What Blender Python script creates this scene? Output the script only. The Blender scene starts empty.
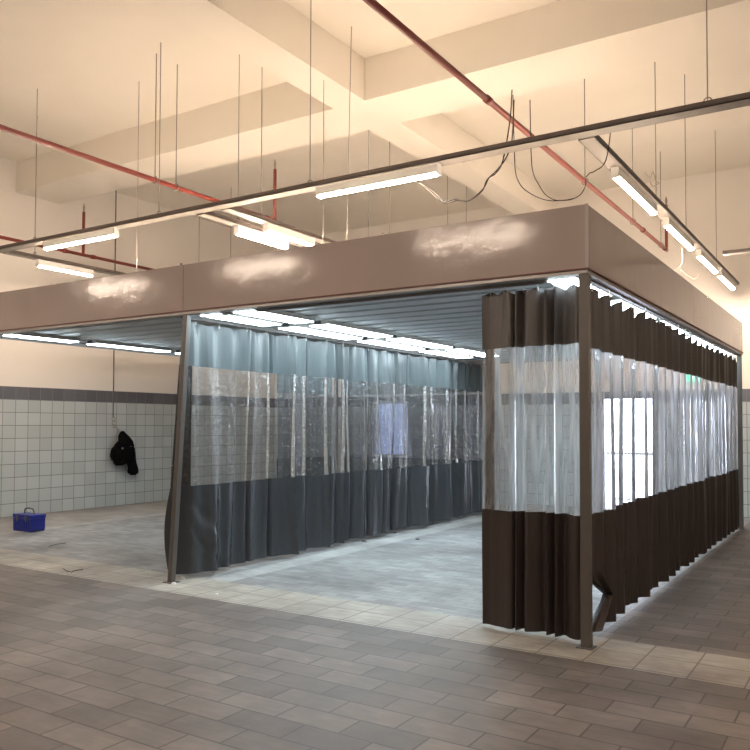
import bpy, math, random
from mathutils import Vector, Matrix, noise
random.seed(7)
C = bpy.context.scene.collection
R = math.radians

# ------------------------------------------------------------------ camera
F, CX, CY, EYE = 786.0, 374.0, 400.0, 1.5
YAW, PITCH, ROLL = R(32.6), R(1.82), R(0.15)
CAM = Matrix.Translation((0, 0, EYE)) @ Matrix.Rotation(YAW, 4, 'Z') @ Matrix.Rotation(R(90) + PITCH, 4, 'X') @ Matrix.Rotation(ROLL, 4, 'Z')
cd = bpy.data.cameras.new('camera'); cam = bpy.data.objects.new('camera', cd); C.objects.link(cam)
cam.matrix_world = CAM
cd.sensor_width = 36; cd.lens = F / 750 * 36
cd.shift_x = (375 - CX) / 750; cd.shift_y = (CY - 375) / 750
cd.clip_start = .05; cd.clip_end = 200
bpy.context.scene.camera = cam

def ray(u, v):
    return (CAM.to_3x3() @ Vector(((u - CX) / F, -(v - CY) / F, -1)))
def atY(u, v, Y):
    d = ray(u, v); t = Y / d.y
    return Vector((0, 0, EYE)) + d * t
def atX(u, v, X):
    d = ray(u, v); t = X / d.x
    return Vector((0, 0, EYE)) + d * t
def atZ(u, v, Z=0.0):
    d = ray(u, v); t = (Z - EYE) / d.z
    return Vector((0, 0, EYE)) + d * t

# ------------------------------------------------------------------ materials
def newmat(name):
    m = bpy.data.materials.new(name); m.use_nodes = True
    nt = m.node_tree; nt.nodes.clear()
    out = nt.nodes.new('ShaderNodeOutputMaterial')
    return m, nt, out
def N(nt, t, **kw):
    n = nt.nodes.new(t)
    for k, v in kw.items():
        if k.startswith('i_'):
            key = k[2:]
            key = int(key) if key.isdigit() else key.replace('_', ' ')
            n.inputs[key].default_value = v
        else: setattr(n, k, v)
    return n
def L(nt, a, b): nt.links.new(a, b)
def math_(nt, op, a, b=None, c=None):
    n = nt.nodes.new('ShaderNodeMath'); n.operation = op
    for i, x in enumerate((a, b, c)):
        if x is None: continue
        if isinstance(x, (int, float)): n.inputs[i].default_value = x
        else: nt.links.new(x, n.inputs[i])
    return n.outputs[0]
def mixc(nt, f, a, b, mode='MIX'):
    n = nt.nodes.new('ShaderNodeMix'); n.data_type = 'RGBA'; n.blend_type = mode
    for s, x in ((0, f), (6, a), (7, b)):
        if isinstance(x, (int, float)): n.inputs[s].default_value = x
        elif isinstance(x, tuple): n.inputs[s].default_value = (*x, 1) if len(x) == 3 else x
        else: nt.links.new(x, n.inputs[s])
    return n.outputs[2]
def pbr(name, col, rough=.5, metal=0., noise_amt=0., nscale=6., bump=0., bscale=40., stretch=(1, 1, 1), coat=0., spec=.5):
    m, nt, out = newmat(name)
    p = N(nt, 'ShaderNodeBsdfPrincipled'); L(nt, p.outputs[0], out.inputs[0])
    p.inputs['Base Color'].default_value = (*col, 1); p.inputs['Roughness'].default_value = rough
    p.inputs['Metallic'].default_value = metal; p.inputs['Coat Weight'].default_value = coat
    p.inputs['Specular IOR Level'].default_value = spec
    tc = N(nt, 'ShaderNodeTexCoord'); mp = N(nt, 'ShaderNodeMapping'); mp.inputs['Scale'].default_value = stretch
    L(nt, tc.outputs['Object'], mp.inputs[0])
    if noise_amt > 0:
        ns = N(nt, 'ShaderNodeTexNoise'); ns.inputs['Scale'].default_value = nscale; ns.inputs['Detail'].default_value = 5
        L(nt, mp.outputs[0], ns.inputs['Vector'])
        c2 = tuple(max(0, c * (1 - noise_amt)) for c in col); c3 = tuple(min(1, c * (1 + noise_amt)) for c in col)
        L(nt, mixc(nt, ns.outputs[0], c2, c3), p.inputs['Base Color'])
    if bump > 0:
        nb = N(nt, 'ShaderNodeTexNoise'); nb.inputs['Scale'].default_value = bscale; nb.inputs['Detail'].default_value = 3
        L(nt, mp.outputs[0], nb.inputs['Vector'])
        b = N(nt, 'ShaderNodeBump'); b.inputs['Strength'].default_value = bump; b.inputs['Distance'].default_value = .02
        L(nt, nb.outputs[0], b.inputs['Height']); L(nt, b.outputs[0], p.inputs['Normal'])
    return m
def emit(name, col, s):
    m, nt, out = newmat(name)
    e = N(nt, 'ShaderNodeEmission'); e.inputs[0].default_value = (*col, 1); e.inputs[1].default_value = s
    L(nt, e.outputs[0], out.inputs[0]); return m

def wall_mat(name, axis):
    """glazed tiles to 1.9 m, one dark row, plaster above"""
    m, nt, out = newmat(name)
    p = N(nt, 'ShaderNodeBsdfPrincipled'); L(nt, p.outputs[0], out.inputs[0])
    tc = N(nt, 'ShaderNodeTexCoord'); sp = N(nt, 'ShaderNodeSeparateXYZ'); L(nt, tc.outputs['Object'], sp.inputs[0])
    cb = N(nt, 'ShaderNodeCombineXYZ')
    L(nt, sp.outputs[0 if axis == 'X' else 1], cb.inputs[0]); L(nt, sp.outputs[2], cb.inputs[1])
    br = N(nt, 'ShaderNodeTexBrick'); br.offset = 0; br.squash = 1
    br.inputs['Scale'].default_value = 1; br.inputs['Brick Width'].default_value = .225; br.inputs['Row Height'].default_value = .2111
    br.inputs['Mortar Size'].default_value = .0055; br.inputs['Mortar Smooth'].default_value = .1
    L(nt, cb.outputs[0], br.inputs['Vector'])
    br.inputs['Color1'].default_value = (.49, .535, .54, 1); br.inputs['Color2'].default_value = (.42, .46, .465, 1); br.inputs['Mortar'].default_value = (.19, .20, .20, 1)
    br2 = N(nt, 'ShaderNodeTexBrick'); br2.offset = 0
    br2.inputs['Scale'].default_value = 1; br2.inputs['Brick Width'].default_value = .225; br2.inputs['Row Height'].default_value = .2111
    br2.inputs['Mortar Size'].default_value = .004
    L(nt, cb.outputs[0], br2.inputs['Vector'])
    br2.inputs['Color1'].default_value = (.105, .105, .12, 1); br2.inputs['Color2'].default_value = (.13, .13, .145, 1); br2.inputs['Mortar'].default_value = (.20, .2, .21, 1)
    ns = N(nt, 'ShaderNodeTexNoise'); ns.inputs['Scale'].default_value = .8; ns.inputs['Detail'].default_value = 6; L(nt, tc.outputs['Object'], ns.inputs['Vector'])
    plaster = mixc(nt, ns.outputs[0], (.76, .72, .67), (.82, .78, .73))
    wob = math_(nt, 'MULTIPLY_ADD', ns.outputs[0], .012, 2.105)
    up = math_(nt, 'GREATER_THAN', sp.outputs[2], wob); band = math_(nt, 'GREATER_THAN', sp.outputs[2], 1.9)
    c = mixc(nt, band, br.outputs[0], br2.outputs[0]); c = mixc(nt, up, c, plaster)
    L(nt, c, p.inputs['Base Color'])
    L(nt, math_(nt, 'MULTIPLY_ADD', up, .45, .3), p.inputs['Roughness'])
    b = N(nt, 'ShaderNodeBump'); b.inputs['Strength'].default_value = .4; b.inputs['Distance'].default_value = .004
    L(nt, math_(nt, 'MULTIPLY', math_(nt, 'SUBTRACT', 1, br.outputs['Fac']), math_(nt, 'SUBTRACT', 1, up)), b.inputs['Height']); L(nt, b.outputs[0], p.inputs['Normal'])
    return m

def floor_mat():
    m, nt, out = newmat('floor_pavers')
    p = N(nt, 'ShaderNodeBsdfPrincipled'); L(nt, p.outputs[0], out.inputs[0])
    tc = N(nt, 'ShaderNodeTexCoord'); sp = N(nt, 'ShaderNodeSeparateXYZ'); L(nt, tc.outputs['Object'], sp.inputs[0])
    X, Y = sp.outputs[0], sp.outputs[1]
    def brick(w, h, mort, c1, c2, cm, off=.5, rot=0.):
        mp = N(nt, 'ShaderNodeMapping'); mp.inputs['Rotation'].default_value = (0, 0, rot); mp.inputs['Location'].default_value = (.03, .03, 0)
        L(nt, tc.outputs['Object'], mp.inputs[0])
        b = N(nt, 'ShaderNodeTexBrick'); b.offset = off
        b.inputs['Scale'].default_value = 1; b.inputs['Brick Width'].default_value = w; b.inputs['Row Height'].default_value = h
        b.inputs['Mortar Size'].default_value = mort; b.inputs['Mortar Smooth'].default_value = .3
        b.inputs['Color1'].default_value = (*c1, 1); b.inputs['Color2'].default_value = (*c2, 1); b.inputs['Mortar'].default_value = (*cm, 1)
        L(nt, mp.outputs[0], b.inputs['Vector']); return b
    inn = brick(.2, .1, .003, (.31, .315, .315), (.21, .215, .22), (.14, .145, .15), .5)
    outb = brick(.4, .2, .006, (.20, .178, .163), (.125, .108, .099), (.065, .058, .053), .5)
    band = brick(.315, .315, .006, (.42, .40, .36), (.35, .33, .29), (.17, .16, .14), 0)
    def between(v, a, b):
        return math_(nt, 'MULTIPLY', math_(nt, 'GREATER_THAN', v, a), math_(nt, 'LESS_THAN', v, b))
    n1 = N(nt, 'ShaderNodeTexNoise'); n1.inputs['Scale'].default_value = .9; n1.inputs['Detail'].default_value = 8; n1.inputs['Roughness'].default_value = .65
    L(nt, tc.outputs['Object'], n1.inputs['Vector'])
    n2 = N(nt, 'ShaderNodeTexNoise'); n2.inputs['Scale'].default_value = 9; n2.inputs['Detail'].default_value = 6
    mp2 = N(nt, 'ShaderNodeMapping'); mp2.inputs['Scale'].default_value = (.6, 2.2, 1); L(nt, tc.outputs['Object'], mp2.inputs[0]); L(nt, mp2.outputs[0], n2.inputs['Vector'])
    c = outb.outputs[0]
    inside = math_(nt, 'GREATER_THAN', Y, 5.29)
    inx = math_(nt, 'LESS_THAN', X, -1.7)
    ins = math_(nt, 'MULTIPLY', inside, inx)
    c = mixc(nt, ins, c, inn.outputs[0])
    side = math_(nt, 'LESS_THAN', X, -10.25)
    c = mixc(nt, math_(nt, 'MULTIPLY', side, inside), c, (.34, .335, .325))
    st = math_(nt, 'MULTIPLY', math_(nt, 'MAXIMUM', between(X, -5.5, -5.22), between(X, -10.25, -10.0)), inside)
    c = mixc(nt, math_(nt, 'MULTIPLY', st, .75), c, (.42, .43, .43))
    bd = between(Y, 4.975, 5.605)
    c = mixc(nt, bd, c, band.outputs[0])
    # wear and dirt
    rr = N(nt, 'ShaderNodeValToRGB'); rr.color_ramp.elements[0].position = .34; rr.color_ramp.elements[1].position = .66
    rr.color_ramp.elements[0].color = (.48, .45, .43, 1); rr.color_ramp.elements[1].color = (1.2, 1.2, 1.2, 1); L(nt, n1.outputs[0], rr.inputs[0])
    c = mixc(nt, .85, c, rr.outputs[0], 'MULTIPLY')
    r2 = N(nt, 'ShaderNodeValToRGB'); r2.color_ramp.elements[0].position = .35; r2.color_ramp.elements[1].position = .7
    r2.color_ramp.elements[0].color = (.74, .74, .74, 1); r2.color_ramp.elements[1].color = (1.15, 1.15, 1.15, 1); L(nt, n2.outputs[0], r2.inputs[0])
    c = mixc(nt, .8, c, r2.outputs[0], 'MULTIPLY')
    L(nt, c, p.inputs['Base Color'])
    L(nt, math_(nt, 'MULTIPLY_ADD', n2.outputs[0], .3, .38), p.inputs['Roughness'])
    p.inputs['Specular IOR Level'].default_value = .4
    b = N(nt, 'ShaderNodeBump'); b.inputs['Strength'].default_value = .35; b.inputs['Distance'].default_value = .01
    L(nt, n2.outputs[0], b.inputs['Height']); L(nt, b.outputs[0], p.inputs['Normal'])
    return m

def clear_mat(name, tint, haze, hazecol=(.8, .82, .85), rough=.06, bump=.5, sx=14., sz=1.3, crinkle=.25, ior=1.6):
    """clear flexible pvc sheet: see-through film with gloss and a faint milky scatter"""
    m, nt, out = newmat(name)
    tc = N(nt, 'ShaderNodeTexCoord'); mp = N(nt, 'ShaderNodeMapping'); mp.inputs['Scale'].default_value = (sx, sx, sz); L(nt, tc.outputs['Object'], mp.inputs[0])
    ns = N(nt, 'ShaderNodeTexNoise'); ns.inputs['Scale'].default_value = 1.; ns.inputs['Detail'].default_value = 4; ns.inputs['Distortion'].default_value = .6
    L(nt, mp.outputs[0], ns.inputs['Vector'])
    ns2 = N(nt, 'ShaderNodeTexNoise'); ns2.inputs['Scale'].default_value = 22; ns2.inputs['Detail'].default_value = 4; L(nt, tc.outputs['Object'], ns2.inputs['Vector'])
    h = math_(nt, 'MULTIPLY_ADD', ns2.outputs[0], crinkle, ns.outputs[0])
    b = N(nt, 'ShaderNodeBump'); b.inputs['Strength'].default_value = bump; b.inputs['Distance'].default_value = .03
    L(nt, h, b.inputs['Height'])
    tr = N(nt, 'ShaderNodeBsdfTransparent'); tr.inputs[0].default_value = (*tint, 1)
    gl = N(nt, 'ShaderNodeBsdfGlossy'); gl.inputs['Roughness'].default_value = rough; gl.inputs[0].default_value = (1, 1, 1, 1); L(nt, b.outputs[0], gl.inputs['Normal'])
    fr = N(nt, 'ShaderNodeFresnel'); fr.inputs[0].default_value = ior; L(nt, b.outputs[0], fr.inputs['Normal'])
    df = N(nt, 'ShaderNodeBsdfDiffuse'); df.inputs[0].default_value = (*hazecol, 1); tl = N(nt, 'ShaderNodeBsdfTranslucent'); tl.inputs[0].default_value = (*hazecol, 1)
    ad = N(nt, 'ShaderNodeMixShader'); ad.inputs[0].default_value = .5; L(nt, df.outputs[0], ad.inputs[1]); L(nt, tl.outputs[0], ad.inputs[2])
    m1 = N(nt, 'ShaderNodeMixShader'); L(nt, tr.outputs[0], m1.inputs[1]); L(nt, ad.outputs[0], m1.inputs[2])
    rr = N(nt, 'ShaderNodeMapRange'); rr.inputs[1].default_value = .4; rr.inputs[2].default_value = .75; rr.inputs[3].default_value = haze * .6; rr.inputs[4].default_value = haze * 1.8
    L(nt, ns.outputs[0], rr.inputs[0]); L(nt, rr.outputs[0], m1.inputs[0])
    m2 = N(nt, 'ShaderNodeMixShader'); L(nt, fr.outputs[0], m2.inputs[0]); L(nt, m1.outputs[0], m2.inputs[1]); L(nt, gl.outputs[0], m2.inputs[2])
    L(nt, m2.outputs[0], out.inputs[0]); return m

def opaque_pvc(name, col, rough, transl, bump=.35, sx=10, sz=1.2, spec=.5):
    m, nt, out = newmat(name)
    tc = N(nt, 'ShaderNodeTexCoord'); mp = N(nt, 'ShaderNodeMapping'); mp.inputs['Scale'].default_value = (sx, sx, sz); L(nt, tc.outputs['Object'], mp.inputs[0])
    ns = N(nt, 'ShaderNodeTexNoise'); ns.inputs['Scale'].default_value = 1.; ns.inputs['Detail'].default_value = 4; ns.inputs['Distortion'].default_value = .5; L(nt, mp.outputs[0], ns.inputs['Vector'])
    b = N(nt, 'ShaderNodeBump'); b.inputs['Strength'].default_value = bump; b.inputs['Distance'].default_value = .03; L(nt, ns.outputs[0], b.inputs['Height'])
    p = N(nt, 'ShaderNodeBsdfPrincipled'); p.inputs['Roughness'].default_value = rough; p.inputs['Specular IOR Level'].default_value = spec; L(nt, b.outputs[0], p.inputs['Normal'])
    L(nt, mixc(nt, ns.outputs[0], tuple(c * .8 for c in col), tuple(c * 1.2 for c in col)), p.inputs['Base Color'])
    tl = N(nt, 'ShaderNodeBsdfTranslucent'); tl.inputs[0].default_value = (*[min(1, c * 1.6) for c in col], 1)
    mx = N(nt, 'ShaderNodeMixShader'); mx.inputs[0].default_value = transl; L(nt, p.outputs[0], mx.inputs[1]); L(nt, tl.outputs[0], mx.inputs[2])
    L(nt, mx.outputs[0], out.inputs[0]); return m

M = {}
M['wallY'] = wall_mat('wall_tiles_side', 'Y'); M['wallX'] = wall_mat('wall_tiles_end', 'X')
M['floor'] = floor_mat()
M['plaster'] = pbr('ceiling_plaster', (.84, .79, .71), .85, noise_amt=.04, nscale=1.2)
M['fascia'] = pbr('fascia_metal', (.30, .248, .232), .14, metal=.0, noise_amt=.05, nscale=2.5, bump=.15, bscale=6, spec=.25)
M['trimmetal'] = pbr('trim_metal', (.30, .28, .27), .4, metal=.3)
M['redline'] = pbr('red_film', (.13, .04, .034), .5)
M['canopy_under'] = pbr('canopy_underside', (.50, .54, .57), .36, metal=.25, noise_amt=.06, nscale=3)
M['post'] = pbr('post_steel', (.105, .095, .088), .38, metal=.2, noise_amt=.15, nscale=9)
M['white'] = pbr('white_enamel', (.72, .71, .68), .4)
M['trunk_side'] = pbr('trunking_edge', (.09, .07, .06), .5)
M['trunk'] = pbr('trunking_enamel', (.33, .305, .275), .5)
M['steel'] = pbr('galvanised_rod', (.33, .30, .27), .45, metal=.6)
M['red'] = pbr('red_pipe_paint', (.20, .036, .025), .45)
M['wire'] = pbr('dark_cable', (.02, .015, .012), .6)
M['wirew'] = pbr('white_cable', (.5, .47, .42), .6)
M['blackcloth'] = pbr('black_cloth', (.003, .003, .0035), .9, noise_amt=.5, nscale=20, bump=.8, bscale=30, spec=.1)
M['blackplastic'] = pbr('black_plastic', (.02, .02, .022), .35)
M['grey_metal'] = pbr('buckle_metal', (.45, .46, .47), .3, metal=.8)
M['blue'] = pbr('blue_plastic', (.012, .02, .22), .35, noise_amt=.15, nscale=12)
M['handle'] = pbr('grey_handle', (.10, .10, .10), .45)
M['clearF'] = clear_mat('clear_pvc_front', (.80, .82, .82), .34, hazecol=(.8,.84,.9))
M['clearD'] = clear_mat('clear_pvc_divider', (.67, .70, .72), .05, bump=1., sx=11, crinkle=.85)
M['clearB'] = clear_mat('clear_pvc_rear', (.40, .42, .50), .05, bump=1., sx=11, crinkle=.85)
M['clearR'] = clear_mat('clear_pvc_right', (.78, .79, .84), .42, hazecol=(.74, .76, .86), ior=1.4)
M['brownpvc'] = opaque_pvc('brown_pvc', (.080, .072, .070), .42, .12)
M['brownlow'] = opaque_pvc('brown_pvc_lower', (.042, .032, .030), .45, .05, spec=.35)
M['greyval'] = opaque_pvc('grey_pvc_valance', (.095, .115, .122), .28, .35, bump=.6)
M['greylow'] = opaque_pvc('grey_pvc_lower', (.050, .054, .060), .2, .16, bump=1., sx=6, sz=1.6)
M['hem'] = opaque_pvc('dark_hem', (.045, .042, .042), .25, .05, bump=.8, sx=30, sz=8)
M['roofsheet'] = pbr('pale_roof_sheet', (.75, .73, .70), .6)
M['cool'] = emit('cool_panel_glow', (.78, .93, 1.), 11)
M['warm'] = emit('warm_tube_glow', (1., .80, .63), 110)
M['glass'] = clear_mat('door_glass', (.95, .96, 1.), .0, bump=0)
M['tint'] = clear_mat('tinted_window_glass', (.24, .25, .29), .08, bump=0)
M['green'] = emit('exit_green', (.02, .65, .30), 1.6)
M['gwhite'] = emit('exit_pictogram', (.8, 1., .9), 1.8)
M['dark'] = pbr('dark_frame', (.10, .10, .11), .4)
M['scrap'] = pbr('pale_scrap', (.7, .7, .68), .6)
M['leafd'] = pbr('dark_scrap', (.03, .027, .022), .7)
M['railgrey'] = pbr('weathered_rail', (.30, .29, .24), .5)
M['concrete'] = pbr('outdoor_concrete', (.55, .55, .56), .8)

# ------------------------------------------------------------------ mesh builder
class MB:
    def __init__(s): s.v = []; s.f = []
    def box(s, x0, x1, y0, y1, z0, z1):
        i = len(s.v)
        s.v += [(x, y, z) for z in (z0, z1) for y in (y0, y1) for x in (x0, x1)]
        s.f += [tuple(i + k for k in q) for q in ((0, 2, 3, 1), (4, 5, 7, 6), (0, 1, 5, 4), (2, 6, 7, 3), (0, 4, 6, 2), (1, 3, 7, 5))]
        return s
    def tube(s, pts, r, n=8, cap=True):
        pts = [Vector(p) for p in pts]
        i0 = len(s.v); up = None
        for k, p in enumerate(pts):
            d = (pts[min(k + 1, len(pts) - 1)] - pts[max(k - 1, 0)]).normalized()
            if up is None:
                up = Vector((0, 0, 1)) if abs(d.z) < .9 else Vector((1, 0, 0))
            a = d.cross(up).normalized(); b = a.cross(d).normalized(); up = b
            rr = r[k] if isinstance(r, (list, tuple)) else r
            for j in range(n):
                t = 2 * math.pi * j / n
                s.v.append(tuple(p + a * math.cos(t) * rr + b * math.sin(t) * rr))
        for k in range(len(pts) - 1):
            for j in range(n):
                a, b = i0 + k * n + j, i0 + k * n + (j + 1) % n
                s.f.append((a, b, b + n, a + n))
        if cap:
            s.f.append(tuple(i0 + j for j in reversed(range(n)))); e = i0 + (len(pts) - 1) * n
            s.f.append(tuple(e + j for j in range(n)))
        return s
    def rings(s, rings):
        """closed rings of equal count lofted together, capped"""
        n = len(rings[0]); i0 = len(s.v)
        for r in rings: s.v += [tuple(p) for p in r]
        for k in range(len(rings) - 1):
            for j in range(n):
                a, b = i0 + k * n + j, i0 + k * n + (j + 1) % n
                s.f.append((a, b, b + n, a + n))
        s.f.append(tuple(i0 + j for j in reversed(range(n)))); e = i0 + (len(rings) - 1) * n
        s.f.append(tuple(e + j for j in range(n)))
        return s
    def ring_torus(s, c, R0, r, axis='Y', n=14, m=6, arc=2 * math.pi, a0=0):
        pts = []
        for k in range(n + 1):
            t = a0 + arc * k / n; a, b = R0 * math.cos(t), R0 * math.sin(t)
            pts.append({'Y': (c[0] + a, c[1], c[2] + b), 'X': (c[0], c[1] + a, c[2] + b), 'Z': (c[0] + a, c[1] + b, c[2])}[axis])
        return s.tube(pts, r, m)
    def build(s, name, mat, parent=None, smooth=False, bevel=0):
        me = bpy.data.meshes.new(name)
        off = Vector(parent_world(parent)) if parent else Vector((0, 0, 0))
        me.from_pydata([tuple(Vector(p) - off) for p in s.v], [], s.f); me.update()
        me.materials.append(mat)
        if smooth:
            for p in me.polygons: p.use_smooth = True
        o = bpy.data.objects.new(name, me); C.objects.link(o)
        if parent: o.parent = parent
        if bevel:
            b = o.modifiers.new('bevel', 'BEVEL'); b.width = bevel; b.segments = 2; b.limit_method = 'ANGLE'
        return o
def parent_world(o):
    v = Vector((0, 0, 0))
    while o: v += Vector(o.location); o = o.parent
    return v
def tag(o, label, cat, group=None):
    o['label'] = label; o['category'] = cat
    if group: o['group'] = group
    return o
def thing(name, loc, label, cat, group=None):
    o = bpy.data.objects.new(name, None); o.empty_display_size = .1; C.objects.link(o); o.location = loc
    return tag(o, label, cat, group)
def struct(o): o['kind'] = 'structure'; return o
def dup(root, loc, label):
    r = root.copy(); C.objects.link(r); r.location = loc; r['label'] = label
    for ch in list(root.children):
        c = ch.copy(); C.objects.link(c); c.parent = r
        for g in list(ch.children):
            d = g.copy(); C.objects.link(d); d.parent = c
    return r

# ------------------------------------------------------------------ room
XL, YB, XR, YF, H = -11.83, 14.2, 7.0, -5.0, 5.8
struct(MB().box(XL - .3, XR + .3, YF - .3, YB + .3, -.2, 0).build('floor', M['floor']))
struct(MB().box(XL - .3, XR + .3, YF - .3, YB + .3, H, H + .2).build('ceiling', M['plaster']))
struct(MB().box(XL - .3, XL, YF - .3, YB + .3, 0, H).build('wall_left', M['wallY']))
struct(MB().box(XR, XR + .3, YF - .3, YB + .3, 0, H).build('wall_right', M['wallY']))
struct(MB().box(XL, XR, YF - .3, YF, 0, H).build('wall_front', M['wallX']))
# back wall with a door opening and a window opening
DX0, DX1, DZ1 = -4.22, -3.27, 2.03
WX0, WX1, WZ0, WZ1 = -9.15, -8.22, .84, 2.0
wb = MB()
wb.box(XL, WX0, YB, YB + .3, 0, H).box(WX0, WX1, YB, YB + .3, 0, WZ0).box(WX0, WX1, YB, YB + .3, WZ1, H)
wb.box(WX1, DX0, YB, YB + .3, 0, H).box(DX0, DX1, YB, YB + .3, DZ1, H).box(DX1, XR, YB, YB + .3, 0, H)
struct(wb.build('wall_back', M['wallX']))
# beams
struct(MB().box(XL, XR, 7.6, 8.4, 5.3, H).build('trim_1', M['plaster']))
struct(MB().box(XL, XR, 1.9, 2.7, 5.3, H).build('trim_2', M['plaster']))
struct(MB().box(-5.45, -5.0, 8.4, YB, 5.3, H).build('trim_3', M['plaster']))
struct(MB().box(-5.45, -5.0, 2.7, 7.6, 5.3, H).build('trim_4', M['plaster']))
struct(MB().box(.9, 1.35, 2.7, 7.6, 5.3, H).build('trim_5', M['plaster']))
struct(MB().box(.9, 1.35, 8.4, YB, 5.3, H).build('trim_6', M['plaster']))

# door and window in the back wall
d = struct(MB().box(DX0, DX0 + .05, YB + .05, YB + .12, 0, DZ1).box(DX1 - .05, DX1, YB + .05, YB + .12, 0, DZ1).box(DX0, DX1, YB + .05, YB + .12, DZ1 - .05, DZ1).build('door_1', M['dark']))
MB().box(DX0 + .05, DX1 - .05, YB + .08, YB + .09, 0.0, DZ1 - .05).build('pane', M['glass'], d)
w = struct(MB().box(WX0, WX0 + .04, YB + .04, YB + .1, WZ0, WZ1).box(WX1 - .04, WX1, YB + .04, YB + .1, WZ0, WZ1).box(WX0, WX1, YB + .04, YB + .1, WZ0, WZ0 + .04).box(WX0, WX1, YB + .04, YB + .1, WZ1 - .04, WZ1).build('window_1', M['white']))
MB().box(WX0 + .04, WX1 - .04, YB + .06, YB + .07, WZ0 + .04, WZ1 - .04).build('pane', M['tint'], w)
struct(MB().box(XL - 3, XR + 3, YB + .3, YB + 14, -.2, -.02).build('floor_outdoor', M['concrete']))
rl = thing('balcony_railing', (-3.6, YB + .9, -.02), 'dark metal railing with upright bars outside the bright doorway in the far wall', 'railing')
r_ = MB(); r_.box(-5.2, -2.0, YB + .88, YB + .92, .95, 1.0).box(-5.2, -2.0, YB + .89, YB + .91, .1, .13); r_.build('rail', M['railgrey'], rl)
for k in range(22):
    x = -5.15 + k * .15
    MB().box(x, x + .014, YB + .893, YB + .907, -.02, .96).build('bar', M['railgrey'], rl)

# ------------------------------------------------------------------ canopy
CX0, CX1, CY0, CY1, CZ0, CZ1 = -8.95, -1.64, 5.25, 12.6, 2.565, 3.01
SEAM = -5.50
can = thing('workbay_canopy', ((CX0 + CX1) / 2, (CY0 + CY1) / 2, 0), 'large flat-roofed metal canopy on slim posts with deep grey-brown fascia over two work bays', 'canopy')
T = .05
for a, b in ((CX0, SEAM - .002), (SEAM + .002, CX1)):
    MB().box(a, b, CY0, CY0 + T, CZ0, CZ1).build('fascia_panel', M['fascia'], can, bevel=.004)
    MB().box(a, b, CY1 - T, CY1, CZ0, CZ1).build('fascia_panel', M['fascia'], can, bevel=.004)
ym = 8.95
for a, b in ((CY0 + T, ym - .002), (ym + .002, CY1 - T)):
    MB().box(CX1 - T, CX1, a + .001, b, CZ0, CZ1).build('fascia_panel', M['fascia'], can, bevel=.004)
    MB().box(CX0, CX0 + T, a + .001, b, CZ0, CZ1).build('fascia_panel', M['fascia'], can, bevel=.004)
MB().box(CX0 + T, CX1 - T, CY0 + T, CY1 - T, CZ1 - .04, CZ1 - .01).build('roof_sheet', M['roofsheet'], can)
# ribbed underside: shallow steps running parallel to the front
prof = []; y = CY0 + T
while y < CY1 - T - .01:
    y2 = min(y + .30, CY1 - T)
    prof += [(y, 2.577), (y + (y2 - y) * .70, 2.577), (y + (y2 - y) * .78, 2.635), (y2 - .01, 2.635)]
    y = y2
mb = MB()
for xa, xb in ((CX0 + T, SEAM - .02), (SEAM + .02, CX1 - T)):
    i = len(mb.v)
    for py, pz in prof: mb.v += [(xa, py, pz), (xb, py, pz)]
    for k in range(len(prof) - 1):
        a = i + 2 * k; mb.f.append((a, a + 1, a + 3, a + 2))
mb.build('underside_sheet', M['canopy_under'], can)
MB().box(SEAM - .05, SEAM + .05, CY0 + T, CY1 - T, 2.57, 2.62).build('middle_joist', M['canopy_under'], can)
# bottom edge trims
MB().box(CX0, CX1 + .005, CY0 - .012, CY0, CZ0 - .002, CZ0 + .007).build('edge_strip', M['redline'], can)
MB().box(CX1, CX1 + .012, CY0, CY1, CZ0 - .002, CZ0 + .010).build('edge_strip', M['redline'], can)
MB().box(CX0, CX1, CY0 + .002, CY0 + .09, CZ0 - .028, CZ0 - .002).build('edge_trim', M['trimmetal'], can)
MB().box(CX1 - .09, CX1 - .002, CY0 + .09, CY1, CZ0 - .028, CZ0 - .002).build('edge_trim', M['trimmetal'], can)
MB().box(CX1 - .012, CX1 + .006, CY0 - .006, CY0 + .012, CZ0, CZ1).build('corner_trim', M['trimmetal'], can)
# curtain tracks
TZ = 2.535
MB().box(-5.625, -5.595, CY0 + .09, CY1 - .2, TZ - .012, 2.575).build('curtain_track', M['trimmetal'], can)
MB().box(CX1 - .08, CX1 - .05, CY0 + .25, CY1 - .2, TZ - .012, 2.58).build('curtain_track', M['trimmetal'], can)
MB().box(-5.4, CX1 - .16, CY0 + .155, CY0 + .185, TZ - .012, 2.58).build('curtain_track', M['trimmetal'], can)
# posts
def post(xt, xb, y, s=.03, ztop=CZ0 - .028):
    mb = MB(); i = len(mb.v)
    for x, z in ((xb, 0), (xt, ztop)):
        mb.v += [(x - s, y - s, z), (x + s, y - s, z), (x + s, y + s, z), (x - s, y + s, z)]
    mb.f += [(3, 2, 1, 0), (4, 5, 6, 7)] + [(k, (k + 1) % 4, 4 + (k + 1) % 4, 4 + k) for k in range(4)]
    p = mb.build('post', M['post'], can, bevel=.003)
    b = MB().box(xb - .06, xb + .05, y - .05, y + .06, 0, .008)
    b.build('base_plate', M['dark'], p)
    return p
post(-5.49, -5.665, CY0 + .045, .027)
post(CX1 - .034, CX1 - .034, CY0 + .045, .032)
post(CX0 + .05, CX0 + .05, CY0 + .045); post(CX0 + .05, CX0 + .05, CY1 - .06); post(CX1 - .04, CX1 - .04, CY1 - .06); post(-5.5, -5.5, CY1 - .06)

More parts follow.
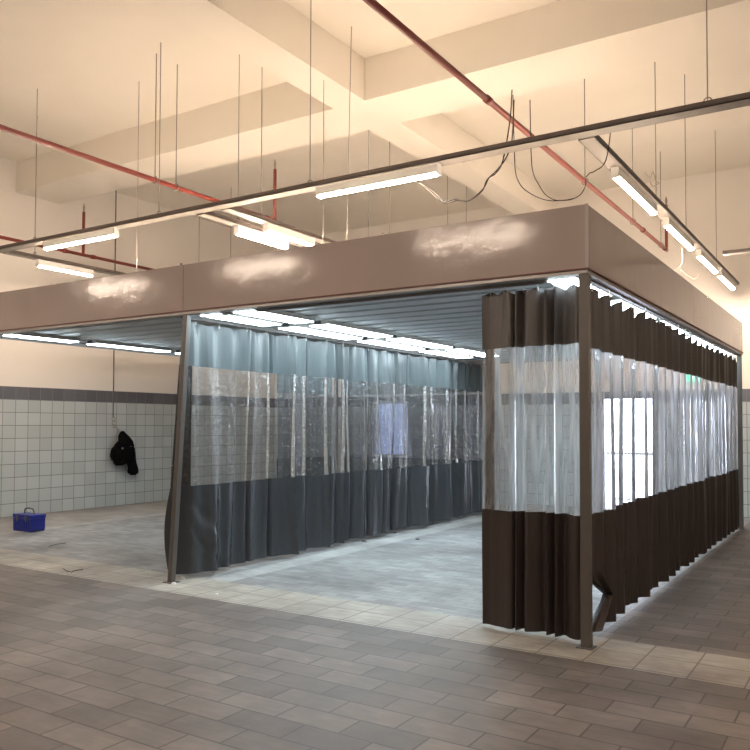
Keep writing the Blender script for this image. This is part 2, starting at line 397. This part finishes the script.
# ------------------------------------------------------------------ panel lights under the canopy
def panel(x, y0, y1, label, w=.27):
    t = thing('panel_light', (x, (y0 + y1) / 2, 2.53), label, 'ceiling light', 'cool white panel lights under the canopy')
    MB().box(x - w / 2 - .012, x + w / 2 + .012, y0 - .012, y1 + .012, 2.536, 2.576).build('housing', M['white'], t)
    MB().box(x - w / 2, x + w / 2, y0, y1, 2.528, 2.536).build('diffuser', M['cool'], t)
    for yy in (y0 - .012 - .03, y1 + .012):
        MB().box(x - .03, x + .03, yy, yy + .03, 2.535, 2.576).build('end_clip', M['dark'], t)
grid = [(5.38, 6.28), (6.54, 7.80), (8.06, 9.34), (9.62, 10.85), (11.1, 12.3)]
ordn = ['nearest the front', 'second from front', 'third from front', 'fourth from front', 'farthest back']
rows = [(-5.28, 'closest to the middle curtain', .24), (-4.86, 'in the row right of the middle curtain row', .24),
        (-8.5, 'along the left canopy edge', .18), (-1.87, 'inside the long right curtain', .2)]
for x, where, w_ in rows:
    last = 4 if 'middle curtain' in where else 5
    for (a, b), o_ in list(zip(grid, ordn))[:last]:
        if last == 4 and b > 10.8: o_ = 'farthest back'
        panel(x, a, b, 'cool white panel light %s, %s' % (where, o_), w_)

# ------------------------------------------------------------------ curtains
def curtain(label, path, zs, mats, folds, hooks, seed, names=('valance', 'clear_panel', 'lower_panel'), dz=.05, sag=.03, step=.018, bottomfn=None, hems=()):
    """path: list of (x,y); zs: top, valance bottom, clear bottom, hem"""
    P = [Vector((x, y, 0)) for x, y in path]
    seg = [0]
    for k in range(len(P) - 1): seg.append(seg[-1] + (P[k + 1] - P[k]).length)
    tot = seg[-1]; n = int(tot / step)
    def at(s):
        s = min(max(s, 0), tot - 1e-6)
        for k in range(len(P) - 1):
            if s <= seg[k + 1]:
                t = (s - seg[k]) / (seg[k + 1] - seg[k]); d = (P[k + 1] - P[k]).normalized()
                return P[k].lerp(P[k + 1], t), Vector((-d.y, d.x, 0)), d
    hk = [tot * (i + .5) / hooks for i in range(hooks)]
    t = thing('strip_curtain', (path[0][0], path[0][1], zs[-1]), label, 'curtain')
    def pt(s, z):
        p, nrm, d = at(s)
        q = folds(s, z, tot)
        if isinstance(q, tuple): p = p + nrm * q[0] + d * q[1]
        else: p = p + nrm * q
        return Vector((p.x, p.y, z))
    def topz(s):
        d_ = min(abs(s - h) for h in hk); sp = tot / hooks / 2
        return zs[0] - sag * min(1, d_ / sp) ** 1.5
    def botz(s):
        b = zs[3] + .012 * noise.noise(Vector((s * 2.1, seed, 3)))
        return b + (bottomfn(s) if bottomfn else 0)
    levels = [topz, lambda s: zs[1] + .004 * math.sin(s * 3 + seed), lambda s: zs[2] + .012 * noise.noise(Vector((s * 3, seed, 9))), botz]
    for j in range(3):
        mb = MB(); rows_ = max(3, int((zs[j] - zs[j + 1]) / dz)); i0 = 0
        for i in range(n + 1):
            s = tot * i / n; a, b = levels[j](s), levels[j + 1](s)
            for r in range(rows_ + 1):
                z = a + (b - a) * r / rows_
                mb.v.append(tuple(pt(s, z)))
        for i in range(n):
            for r in range(rows_):
                a = i * (rows_ + 1) + r; mb.f.append((a, a + 1, a + rows_ + 2, a + rows_ + 1))
        o = mb.build(names[j], mats[j], t, smooth=True)
        sd = o.modifiers.new('thick', 'SOLIDIFY'); sd.thickness = .0015
        es_ = o.modifiers.new('split', 'EDGE_SPLIT'); es_.split_angle = R(60)
        if j == 1: o.modifiers.clear()
    for s0, s1 in hems:
        mb = MB(); k_ = max(2, int((s1 - s0) / .015)); rows_ = int((zs[1] - zs[2]) / dz)
        for i in range(k_ + 1):
            s = s0 + (s1 - s0) * i / k_
            for r in range(rows_ + 1):
                z = levels[1](s) + (levels[2](s) - levels[1](s)) * r / rows_
                q = pt(s, z); nn = at(s)[1]; mb.v.append(tuple(q + nn * .003))
        for i in range(k_):
            for r in range(rows_):
                a = i * (rows_ + 1) + r; mb.f.append((a, a + 1, a + rows_ + 2, a + rows_ + 1))
        mb.build('edge_hem', mats[3], t, smooth=True).modifiers.new('thick', 'SOLIDIFY').thickness = .0015
    for h in hk:
        p = pt(h, zs[0]); mb = MB()
        mb.tube([(p.x, p.y, p.z - .025), (p.x, p.y, p.z + .0), (p.x, p.y, TZ - .01)], .004, 6)
        mb.ring_torus((p.x, p.y, p.z - .012), .011, .003, 'X', 10, 5)
        mb.build('hook', M['white'], t)
    return t

def nz(a, b, c): return noise.noise(Vector((a, b, c)))
# middle divider: nearly flat sheet with loose folds and overlapping seams
def f_div(s, z, tot):
    low = 1 + .5 * (2.5 - z) / 2.5
    w = .018 * math.sin(2 * math.pi * s / .62 + 1.2 * math.sin(s * 1.7)) + .016 * math.sin(2 * math.pi * s / .27 + 2 * math.sin(s * 2.3))
    w += .05 * nz(s * 1.6, z * .35, 4.) + .028 * nz(s * 6, z * .6, 8.)
    cr = 0
    for c in CREASES:
        e = (s - c - .02 * math.sin(z * 2 + c * 9))
        cr += .06 * math.exp(-(e / .024) ** 2) * (1 if int(c * 10) % 2 else -1)
    k = min(1, s / .3)
    g = (0 if z > 2.5 else (.02 + .14 * (2.5 - z) / 1.6) if z > .9 else (.16 + .08 * math.sin((.9 - z) / .9 * math.pi)))
    if z < .95 and s < 1.2:
        for z0, sl, am in ((.80, -.9, .035), (.55, -1.0, .05), (.30, -.5, .02)):
            e = (z - (z0 + sl * (s - .08))) / .045; w += am * math.exp(-e * e) * max(0, 1 - s / .75) * min(1, s * 8)
    return (w + cr) * low * k + g * max(0, 1 - s / .14)
random.seed(11)
CREASES = [.95, 1.32, 1.62, 1.98, 2.25, 2.62, 2.9, 3.3, 3.55, 3.95, 4.3, 4.62, 5.0, 5.4, 5.8, 6.3, 6.7]
curtain('long grey and clear plastic curtain dividing the two bays, starting at the leaning middle post',
        [(-5.61, 5.37), (-5.61, 12.35)], (2.505, 2.07, .905, .05), (M['greyval'], M['clearD'], M['greylow'], M['hem']), f_div, 20, 2.0, sag=.022, step=.015, hems=((0, .13),))
# front right: tightly gathered
def f_front(s, z, tot):
    g = min(1, max(0, (s - .12) / .15))
    tw = .15 * math.sin(z * 1.3 + 1)
    u = s + .03 * math.sin(s * 23) + tw * .05
    a = (.020 + .022 * g) * math.sin(2 * math.pi * u / (.105 if s > .25 else .26) + .4 * nz(s * 3, z * .7, 1)) + .02 * nz(s * 4, z * .8, 2.)
    return a
curtain('brown and clear plastic curtain gathered in pleats on the front, left of the corner post',
        [(-2.50, CY0 + .17), (-1.74, CY0 + .17)], (2.50, 2.075, .875, .02), (M['brownpvc'], M['clearF'], M['brownlow'], M['hem']), f_front, 6, 5.0, sag=.03, step=.007, hems=((.015, .10), (.76, .80)))
# right side: long run seen at a raking angle, regular folds
def f_right(s, z, tot):
    a = .030 * math.sin(2 * math.pi * s / .34 + 1.1 * math.sin(s * 1.9) + .12 * z) + .014 * math.sin(2 * math.pi * s / .15 + 2 * math.sin(s)) + .03 * nz(s * 2.2, z * .5, 6.)
    a *= .8
    al = .52 * max(0, 1 - abs(z - .24) / .2) * max(0, 1 - s / .5)
    return (a * (1 + .25 * (2.5 - z) / 2.5), al)
def bot_r(s):
    return .20 * max(0, 1 - abs(s - .0) / .16)
curtain('long brown and clear plastic curtain hanging along the whole right side of the canopy',
        [(CX1 - .065, CY0 + .14), (CX1 - .065, 12.35)], (2.485, 2.05, .88, .045), (M['brownpvc'], M['clearR'], M['brownlow'], M['hem']), f_right, 20, 9.0, sag=.07, step=.015, hems=((0, .07),))
def f_back(s, z, tot):
    return .03 * math.sin(2 * math.pi * s / .42 + math.sin(s * 2.2)) + .03 * nz(s * 2, z * .4, 12.)
curtain('grey and clear plastic curtain across the far end of the left bay',
        [(-8.7, 12.42), (-5.72, 12.42)], (2.50, 2.07, .90, .05), (M['greyval'], M['clearB'], M['greylow'], M['hem']), f_back, 9, 13.0, step=.02)
def f_bunch(s, z, tot):
    return .05 * math.sin(2 * math.pi * s / .16 + .5 * math.sin(s * 5)) + .03 * nz(s * 3, z * .5, 14.)
curtain('grey and clear plastic curtain bunched at the far left corner of the canopy',
        [(-8.84, 10.7), (-8.84, 12.3)], (2.50, 2.07, .90, .05), (M['greyval'], M['clearB'], M['greylow'], M['hem']), f_bunch, 8, 17.0, step=.012)
MB().box(-8.855, -8.825, CY0 + .1, CY1 - .2, TZ - .012, 2.58).build('curtain_track', M['trimmetal'], can)
MB().box(-8.8, -5.65, 12.405, 12.435, TZ - .012, 2.58).build('curtain_track', M['trimmetal'], can)

# ------------------------------------------------------------------ suspended trunking, lamps
LAMPZ = 3.79
def clamp_and_rod(mbp, x, y, z0, root, ztop=H):
    r = MB().tube([(x, y, z0), (x, y, ztop)], .005, 6).build('hanger_rod', M['steel'], root)
    MB().ring_torus((x, y, z0 + .02), .028, .006, 'Y', 12, 5).build('clamp', M['steel'], r)
def trunk(label, axis, c, a, b, z, hangers, w=.14):
    mid = (a + b) / 2
    loc = (mid, c, z) if axis == 'X' else (c, mid, z)
    t = thing('lighting_trunking', loc, label, 'trunking', 'suspended lighting trunking')
    def bx(lo, hi, z0, z1, a_=a, b_=b):
        return (a_, b_, c + lo, c + hi, z0, z1) if axis == 'X' else (c + lo, c + hi, a_, b_, z0, z1)
    MB().box(*bx(-w / 2, w / 2, z, z + .008)).build('tray', M['trunk'], t)
    MB().box(*bx(-w / 2, -w / 2 + .008, z + .0, z + .045)).build('side_flange', M['trunk_side'], t)
    MB().box(*bx(w / 2 - .008, w / 2, z + .0, z + .045)).build('side_flange', M['trunk_side'], t)
    for h in hangers:
        x, y = (h, c) if axis == 'X' else (c, h)
        clamp_and_rod(None, x, y, z + .045, t)
    return t
lamp0 = None
def lamp(label, axis, c, a, b, z=LAMPZ):
    """hung directly under its trunking"""
    mid = (a + b) / 2; loc = (mid, c, z) if axis == 'X' else (c, mid, z)
    t = thing('linear_lamp', loc, label, 'tube lamp', 'warm tube lamps under the trunking')
    def pts(profile, lo, hi):
        rr = []
        for e in (lo, hi):
            rr.append([(e, c + p, z - q) if axis == 'X' else (c + p, e, z - q) for p, q in profile])
        return rr
    MB().rings(pts([(-.03, 0), (.03, 0), (.032, .08), (-.032, .08)], a, b)).build('housing', M['white'], t)
    MB().rings(pts([(-.035, 0), (.035, 0), (.035, .10), (-.035, .10)], a - .015, a)).build('end_cap', M['white'], t)
    MB().rings(pts([(-.035, 0), (.035, 0), (.035, .10), (-.035, .10)], b, b + .015)).build('end_cap', M['white'], t)
    q0 = [(.027 * math.cos(k * math.pi / 6 ), .080 + .027 * math.sin(k * math.pi / 6)) for k in range(7)]
    MB().rings(pts(q0, a + .01, b - .01)).build('tube', M['warm'], t)
    return t
Y1 = 6.05
trunk('long trunking crossing the hall above the canopy front, parallel to it', 'X', Y1, XL + .0, XR, LAMPZ, [atY(u, v, Y1).x for u, v in ((35, 230), (159, 205), (310, 180))] + [-1.0, 1.5, 4.0])
pa = (atY(46, 247, Y1).x, atY(116, 232, Y1).x); pb = (atY(319, 196, Y1).x, atY(438, 174, Y1).x)
lamp('lit tube lamp under the front trunking at the far left, above the left bay', 'X', Y1, *pa)
lamp('lit tube lamp under the front trunking at top centre of the photo', 'X', Y1, *pb)
lamp('lit tube lamp under the front trunking, right of the canopy corner', 'X', Y1, 1.2, 2.5)
trunk('trunking running back from the front trunking, left of the close pair above the canopy', 'Y', -6.18, Y1 + .1, 13.6, LAMPZ, [atX(238, 220, -6.18).y, 9.5, 12])
trunk('trunking running back from the front trunking, right of the close pair above the canopy', 'Y', -5.82, Y1 + .1, 13.6, LAMPZ, [atX(261, 215, -5.82).y, 9.5, 12])
lamp('lit tube lamp under the left trunking of the close pair above the canopy', 'Y', -6.18, atX(237, 234, -6.18).y, atX(286, 249, -6.18).y)
lamp('lit tube lamp under the right trunking of the close pair above the canopy', 'Y', -5.82, atX(266, 229, -5.82).y, atX(312, 246, -5.82).y)
trunk('trunking running back above the left bay near the tiled wall', 'Y', -9.80, Y1 + .1, 13.6, LAMPZ, [atX(35, 250, -9.80).y, 10.5])
lamp('lit tube lamp under the trunking nearest the tiled left wall', 'Y', -9.80, atX(38, 266, -9.80).y, atX(91, 279, -9.80).y)
XR1 = -1.92
trunk('trunking running back over the right edge of the canopy', 'Y', XR1, Y1 + .1, 13.9, LAMPZ, [atX(656, 185, XR1).y, atX(686, 222, XR1).y, 12.2])
for u0, v0, u1, v1, o_ in ((612, 165, 655, 207, 'nearest and largest lit tube lamp of the row over the canopy right edge'),
                           (664, 222, 692, 248, 'second lit tube lamp of the row over the canopy right edge'),
                           (697, 258, 716, 275, 'third lit tube lamp of the row over the canopy right edge')):
    lamp(o_, 'Y', XR1, atX(u0, v0, XR1).y + .1, atX(u1, v1, XR1).y - .06)
lamp('lit tube lamp over the canopy right edge, farthest back of the row', 'Y', XR1, 12.4, 13.7)
trunk('short trunking crossing behind the lamp row at the far right', 'X', 11.35, -1.7, 4.5, LAMPZ, [0.5, 3.0])
# row in front of the canopy, mirrored in its shiny fascia
trunk('trunking in front of the canopy whose lamps shine back from the fascia', 'X', 2.15, XL, XR, LAMPZ, [-9, -5.6, -2.2, 1, 4])
for x, nm in ((-10.25, 'leftmost'), (-7.2, 'second from left'), (-3.95, 'third from left'), (-.75, 'fourth from left'), (2.4, 'rightmost')):
    lamp('tube lamp hanging in front of the canopy fascia, %s of five' % nm, 'X', 2.15, x - .66, x + .66)

# ------------------------------------------------------------------ sprinkler pipes
PZ = 4.32
def sprinkler(label, X, y0, y1, riser, couplings, hangers):
    t = thing('sprinkler_pipe', (X, (y0 + y1) / 2, PZ), label, 'pipe', 'red sprinkler pipes')
    MB().tube([(X, y0, PZ), (X, y1, PZ)], .028, 12).build('main_pipe', M['red'], t, smooth=True)
    r = MB().tube([(X, riser, PZ), (X, riser, PZ + .72)], .024, 12).build('riser', M['red'], t, smooth=True)
    MB().tube([(X, riser, PZ + .72), (X, riser, PZ + .80), (X, riser, PZ + .86)], [.014, .02, .006], 8).build('sprinkler_head', M['steel'], r)
    for c in couplings: MB().tube([(X, c - .04, PZ), (X, c + .04, PZ)], .036, 12).build('coupling', M['red'], t, smooth=True)
    for h in hangers:
        hr = MB().tube([(X, h, PZ + .03), (X, h, H)], .006, 6).build('hanger_rod', M['steel'], t)
        MB().ring_torus((X, h, PZ), .038, .006, 'Y', 14, 5).build('clamp', M['steel'], hr)
PX1, PX2, PX3 = -6.98, -11.1, -2.80
sprinkler('red sprinkler pipe with a riser running back above the middle of the canopy', PX1, -2, 8.37, 8.35, [3.5, 8.2], [atX(155, 178, PX1).y, atX(176, 187, PX1).y, 2.0])
sprinkler('red sprinkler pipe with a short riser close to the tiled left wall', PX2, -2, 13.0, 8.35, [8.0, 8.55, 5.0], [5.2, 11])
sprinkler('red sprinkler pipe with a riser at its end over the right part of the canopy', PX3, -2, 13.1, 13.08, [atX(643, 229, PX3).y, 6.2, 12.95], [atX(585, 178, PX3).y, atX(633, 220, PX3).y, atX(661, 244, PX3).y])

# suspension wires of the canopy and studs on its roof
def onroof(u, Y):
    p = atY(u, 250, Y); return p.x
for k, (u, Y, txt) in enumerate(((137, 6.6, 'left of the canopy seam'), (323, 6.9, 'centre left, just left of its twin'), (346, 6.9, 'centre, just right of its twin'))):
    x = onroof(u, Y)
    o = MB().tube([(x, Y, CZ1 - .011), (x + (.06 if k == 2 else 0), Y, H)], .004, 6).build('suspension_wire', M['steel'])
    tag(o, 'thin steel wire holding up the canopy roof, %s' % txt, 'wire', 'canopy suspension wires')
for u, h_, txt in ((368, .06, 'leftmost of the four'), (374, .05, 'second of the four from left'), (384, .10, 'tallest of the four'), (389, .05, 'rightmost of the four')):
    x = onroof(u, 5.6)
    mb = MB().tube([(x, 5.6, CZ1 - .011), (x, 5.6, CZ1 + h_)], .005, 6)
    if h_ > .09: mb.tube([(x, 5.6, CZ1 + h_ - .02), (x, 5.6, CZ1 + h_ + .01)], .014, 8)
    tag(mb.build('roof_stud', M['steel']), 'short metal stud standing on the canopy front edge, %s' % txt, 'stud', 'studs on the canopy roof edge')
for u, txt in ((411, 'left one'), (416, 'right one')):
    x = onroof(u, 5.6); tag(MB().tube([(x, 5.6, CZ1 - .011), (x, 5.6, CZ1 + .05)], .004, 6).build('roof_stud', M['steel']), 'tiny stud of the pair below the drooping dark cable, %s' % txt, 'stud', 'studs on the canopy roof edge')
x = onroof(181.5, 5.3); tag(MB().tube([(x, 5.3, CZ1 - .011), (x, 5.3, CZ1 + .03)], .012, 8).build('seam_bolt', M['dark']), 'dark bolt head on top of the canopy fascia seam above the leaning post', 'bolt')

# ------------------------------------------------------------------ loose cables
def smoothpath(P, n=6):
    P = [Vector(p) for p in P]; out = []
    for i in range(len(P) - 1):
        p0, p1, p2, p3 = P[max(i - 1, 0)], P[i], P[i + 1], P[min(i + 2, len(P) - 1)]
        for k in range(n):
            t = k / n
            out.append(.5 * ((2 * p1) + (p2 - p0) * t + (2 * p0 - 5 * p1 + 4 * p2 - p3) * t * t + (3 * p1 - p0 - 3 * p2 + p3) * t ** 3))
    out.append(P[-1]); return out
def cable(strands, Y, r, mat, label, name='loose_cable'):
    mb = MB()
    for st in strands: mb.tube(smoothpath([atY(u, v, Y + dy) for u, v, dy in st]), r, 6)
    o = mb.build(name, mat, smooth=True); tag(o, label, 'cable', 'loose cables'); return o
yc = Y1 + .16
cable([[(413, 180, 0), (425, 186, 0), (436, 194, .02), (443, 202, .0), (455, 199.5, 0), (468, 201, .02), (482, 191, 0), (487, 180, 0), (497, 170, 0), (506, 158, 0), (512, 140, .1), (514, 100, .2)],
       [(412, 178, .03), (427, 189, .03), (443, 202.5, .02), (457, 200.5, .02), (470, 200, 0), (483, 189, .03), (489, 178, .03), (496, 173, .03), (503, 160, 0), (510, 120, .05), (512, 90, .2)],
       [(415, 180, .05), (430, 190, .04), (444, 201, .03)]], yc, .0055, M['wire'], 'thick dark twisted cable drooping from the end of the top centre lamp')
cable([[(515, 168, 0), (517, 178, 0), (523, 188, 0), (535, 196, 0), (548, 200.5, 0), (560, 200.5, 0), (571, 199.5, 0), (580, 195, 0), (585, 187, 0), (586, 179, 0)],
       [(513, 95, 0), (514, 140, 0), (515, 168, 0)]], 6.3, .004, M['wire'], 'thin wide loop of dark cable left of the right red pipe, outer loop')
cable([[(530, 100, 0), (531, 150, 0), (533, 172, 0), (539, 185, 0), (546, 195, 0), (555, 200, 0), (566, 200, 0), (573, 198.5, 0)]], 6.42, .004, M['wire'], 'thin dark cable joining the loop near the canopy corner, inner loop')
cable([[(586, 177, 0), (590, 173, 0), (595, 171, 0), (606, 160, 0), (612, 120, 0)]], 6.3, .004, M['wire'], 'short dark cable rising to the right from the clamp on the right red pipe')
cable([[(645, 172, 0), (650, 178, .05), (653, 172, 0), (656, 181, .05), (659, 183, 0), (652, 186, 0), (649, 174, 0)]], 7.9, .005, M['wirew'], 'tangle of pale cable on top of the right lamp row trunking')
cable([[(682, 248, 0), (682, 262, 0), (678, 268, 0), (674, 271, 0), (679, 273, 0), (681, 270, 0), (685, 274, 0), (694, 279, 0), (698, 275, 0)]], 9.6, .0035, M['wirew'], 'pale cable dangling below the second lamp of the right row')

# ------------------------------------------------------------------ hanging black jacket on a cord
XW = XL + .14
pc = atX(113, 424, XW)
hc = thing('hanging_line', (XW, pc.y, pc.z), 'thin grey line hanging down in front of the tiled left wall, ending in metal clips', 'cord')
MB().tube([(XW, pc.y, 5.79), (XW, pc.y, 3.0), (XW, pc.y, pc.z + .12)], .012, 6).build('cord', M['handle'], hc)
mb = MB().ring_torus((XW, pc.y + .01, pc.z + .09), .035, .009, 'X'); mb.ring_torus((XW, pc.y + .015, pc.z + .02), .035, .009, 'X', arc=5.4)
mb.ring_torus((XW, pc.y + .03, pc.z - .04), .03, .009, 'X'); mb.build('clip', M['steel'], hc, smooth=True)
p2 = atX(117.5, 431, XW); MB().box(XW - .012, XW + .012, p2.y - .035, p2.y + .035, p2.z - .06, p2.z + .05).build('pulley_block', M['grey_metal'], hc, bevel=.008)
def lumpy(ctrs, name, mat, parent, seed, n=26, lump=.075):
    """ctrs: (u, v, half-width px, half-depth m)"""
    P = []
    for k in range(len(ctrs) - 1):
        for q in range(5):
            t = q / 5; P.append(tuple(ctrs[k][i] * (1 - t) + ctrs[k + 1][i] * t for i in range(4)))
    P.append(ctrs[-1]); rings = []
    for (u, v, hw, hd) in P:
        c = atX(u, v, XW); m_ = hw * 14.3 / F * 1.2
        ring = []
        for j in range(n):
            a = 2 * math.pi * j / n
            k = 1 + lump * 6 * nz(math.cos(a) * 1.5 + seed, math.sin(a) * 1.5, c.z * 9) + .10 * math.sin(5 * a + c.z * 14) + .06 * math.sin(9 * a - c.z * 30)
            x = XW + hd * math.sin(a) * k
            ring.append((max(x, XL + .01), c.y + m_ * math.cos(a) * k, c.z))
        rings.append(ring)
    MB().rings(rings).build(name, mat, parent, smooth=True)
jp = atX(123, 431, XW)
jk = thing('hanging_jacket', (XW, jp.y, jp.z), 'crumpled black jacket hung by its collar in front of the white tiled wall', 'jacket')
lumpy([(122.5, 431, 1.2, .03), (123, 434, 3.0, .06), (124, 439, 5.5, .085), (125, 446, 8.5, .10), (124, 452, 9.8, .11), (122.5, 458, 9.5, .11), (120.5, 463, 6.5, .09), (119, 465.5, 2.5, .04)], 'body', M['blackcloth'], jk, 1.)
lumpy([(128, 440, 3.5, .05), (130, 448, 4.5, .06), (131, 458, 4.4, .06), (132, 467, 5.0, .055), (133, 473, 4.3, .045), (133, 475, 2.4, .03)], 'sleeve', M['blackcloth'], jk, 5.)
lumpy([(118, 445, 3, .05), (115.5, 452, 4.0, .07), (115.5, 459, 4.0, .07), (117.5, 463, 3, .05)], 'sleeve', M['blackcloth'], jk, 9.)
c1 = atX(118, 448, XW); c2 = atX(127, 446.5, XW)
MB().box(XW + .115, XW + .135, c1.y - .012, c1.y + .012, c1.z - .02, c1.z + .012).build('buckle', M['grey_metal'], jk, bevel=.004)
MB().box(XW + .105, XW + .113, c2.y - .03, c2.y + .02, c2.z - .004, c2.z + .006).build('zip_pull', M['handle'], jk, bevel=.004)

# ------------------------------------------------------------------ blue tool case on the floor
bp = atZ(29, 530.5)
bx_, by_ = bp.x, bp.y
tc_ = thing('tool_case', (bx_, by_, 0), 'small deep blue plastic tool case with carry handle on the floor at the left', 'tool case')
Wd, Dp, Hh = .21, .11, .235
mb = MB()
i = 0
prof = [(-Wd, 0.012), (-Wd + .015, 0), (Wd - .02, 0), (Wd, .03), (Wd + .004, Hh * .78), (Wd - .006, Hh * .78), (-Wd + .006, Hh * .78), (-Wd - .004, Hh * .78)]
mb.rings([[(bx_ + x, by_ - Dp, z) for x, z in prof], [(bx_ + x, by_ + Dp, z) for x, z in prof]])
body = mb.build('body', M['blue'], tc_, bevel=.006)
mb = MB()
for k in range(7):
    xx = bx_ - .15 + k * .05; mb.box(xx - .008, xx + .008, by_ - Dp - .008, by_ - Dp + .002, .03, Hh * .72)
mb.build('rib', M['blue'], body, bevel=.002)
MB().box(bx_ - Wd - .008, bx_ + Wd + .008, by_ - Dp - .008, by_ + Dp + .008, Hh * .78, Hh).build('lid', M['blue'], tc_, bevel=.01)
for s_ in (-.1, .1): MB().box(bx_ + s_ - .02, bx_ + s_ + .02, by_ - Dp - .018, by_ - Dp - .006, Hh * .62, Hh * .92).build('latch', M['handle'], tc_, bevel=.003)
MB().tube(smoothpath([(bx_ - .11, by_, Hh - .005), (bx_ - .10, by_, Hh + .05), (bx_ - .06, by_, Hh + .075), (bx_ + .06, by_, Hh + .075), (bx_ + .10, by_, Hh + .05), (bx_ + .11, by_, Hh - .005)]), .011, 8).build('handle', M['handle'], tc_, smooth=True)

# ------------------------------------------------------------------ exit sign
es = atY(693, 378, YB - .03)
ex = thing('exit_sign', (es.x, YB - .03, es.z), 'small lit green running man exit sign on the far wall, seen through the right curtain', 'exit sign')
MB().box(es.x - .11, es.x + .11, YB - .03, YB, es.z - .055, es.z + .055).build('case', M['green'], ex, bevel=.004)
mb = MB(); yy = YB - .034
mb.box(es.x - .012, es.x + .008, yy, yy + .003, es.z + .022, es.z + .042)
for (xa, za, xb, zb) in ((0, .02, -.008, -.012), (-.008, -.012, -.035, -.03), (-.008, -.012, .018, -.022), (.018, -.022, .022, -.045), (0, .015, .03, .005), (0, .015, -.028, .0), (.055, .04, .055, -.045), (.055, .04, .09, .04), (.09, .04, .09, -.045)):
    mb.tube([(es.x + xa, yy, es.z + za), (es.x + xb, yy, es.z + zb)], .005, 6)
mb.build('pictogram', M['gwhite'], ex)

# ------------------------------------------------------------------ bits on the floor
def scrap(u, v, w, h, mat, label, name):
    p = atZ(u, v); mb = MB(); n = 9
    rings = []
    for k in range(4):
        t = k / 3
        rings.append([(p.x + w * math.cos(2 * math.pi * j / n) * (1 - t * .5) * (1 + .35 * nz(j * 1.3, k, u)), p.y + w * .7 * math.sin(2 * math.pi * j / n) * (1 - t * .5), .001 + h * t * (1 + .5 * nz(j, k * 2., v))) for j in range(n)])
    tag(mb.rings(rings).build(name, mat), label, 'scrap')
scrap(182.5, 578.5, .035, .012, M['scrap'], 'crumpled white scrap on the floor just right of the leaning post foot', 'paper_scrap')
scrap(174, 584, .03, .015, M['scrap'], 'pale grey crumb of mortar against the leaning post foot', 'mortar_crumb')
scrap(217, 594, .02, .006, M['scrap'], 'tiny white chip on the brown paving in front of the middle curtain', 'white_chip')
scrap(364, 541.5, .045, .012, M['leafd'], 'small dark scrap on the floor at the foot of the middle curtain', 'dark_scrap')
scrap(417.5, 539.5, .035, .01, M['leafd'], 'small dark scrap on the bare floor in the middle of the bay', 'dark_scrap')
scrap(395, 533, .03, .008, M['leafd'], 'tiny dark fleck on the floor beside the middle curtain', 'dark_fleck')
tw = MB()
for st in ([(63, 569, 0), (67, 571.5, 0), (70, 572, 0)], [(71, 573, 0), (75, 571, 0), (83, 570, 0)]):
    tw.tube(smoothpath([tuple(atZ(u, v) + Vector((0, 0, .005))) for u, v, _ in st]), .004, 6)
tag(tw.build('dry_twig', M['leafd']), 'thin dark curled twigs on the brown paving at the lower left', 'twig')
tag(MB().tube(smoothpath([tuple(atZ(u, v) + Vector((0, 0, .005))) for u, v in ((49, 547), (53, 545.5), (60, 544), (66, 543.5))]), .003, 6).build('dry_twig', M['leafd']), 'faint dark curved twig on the grey floor right of the blue tool case', 'twig')

# ------------------------------------------------------------------ daylight outside
wd = bpy.data.worlds.new('world'); bpy.context.scene.world = wd; wd.use_nodes = True
bg = wd.node_tree.nodes['Background']; bg.inputs[0].default_value = (.86, .92, 1, 1); bg.inputs[1].default_value = 7

vs = bpy.context.scene.view_settings
vs.view_transform = 'Standard'; vs.look = 'None'; vs.gamma = 1; vs.use_curve_mapping = False
vs.exposure = 1.25
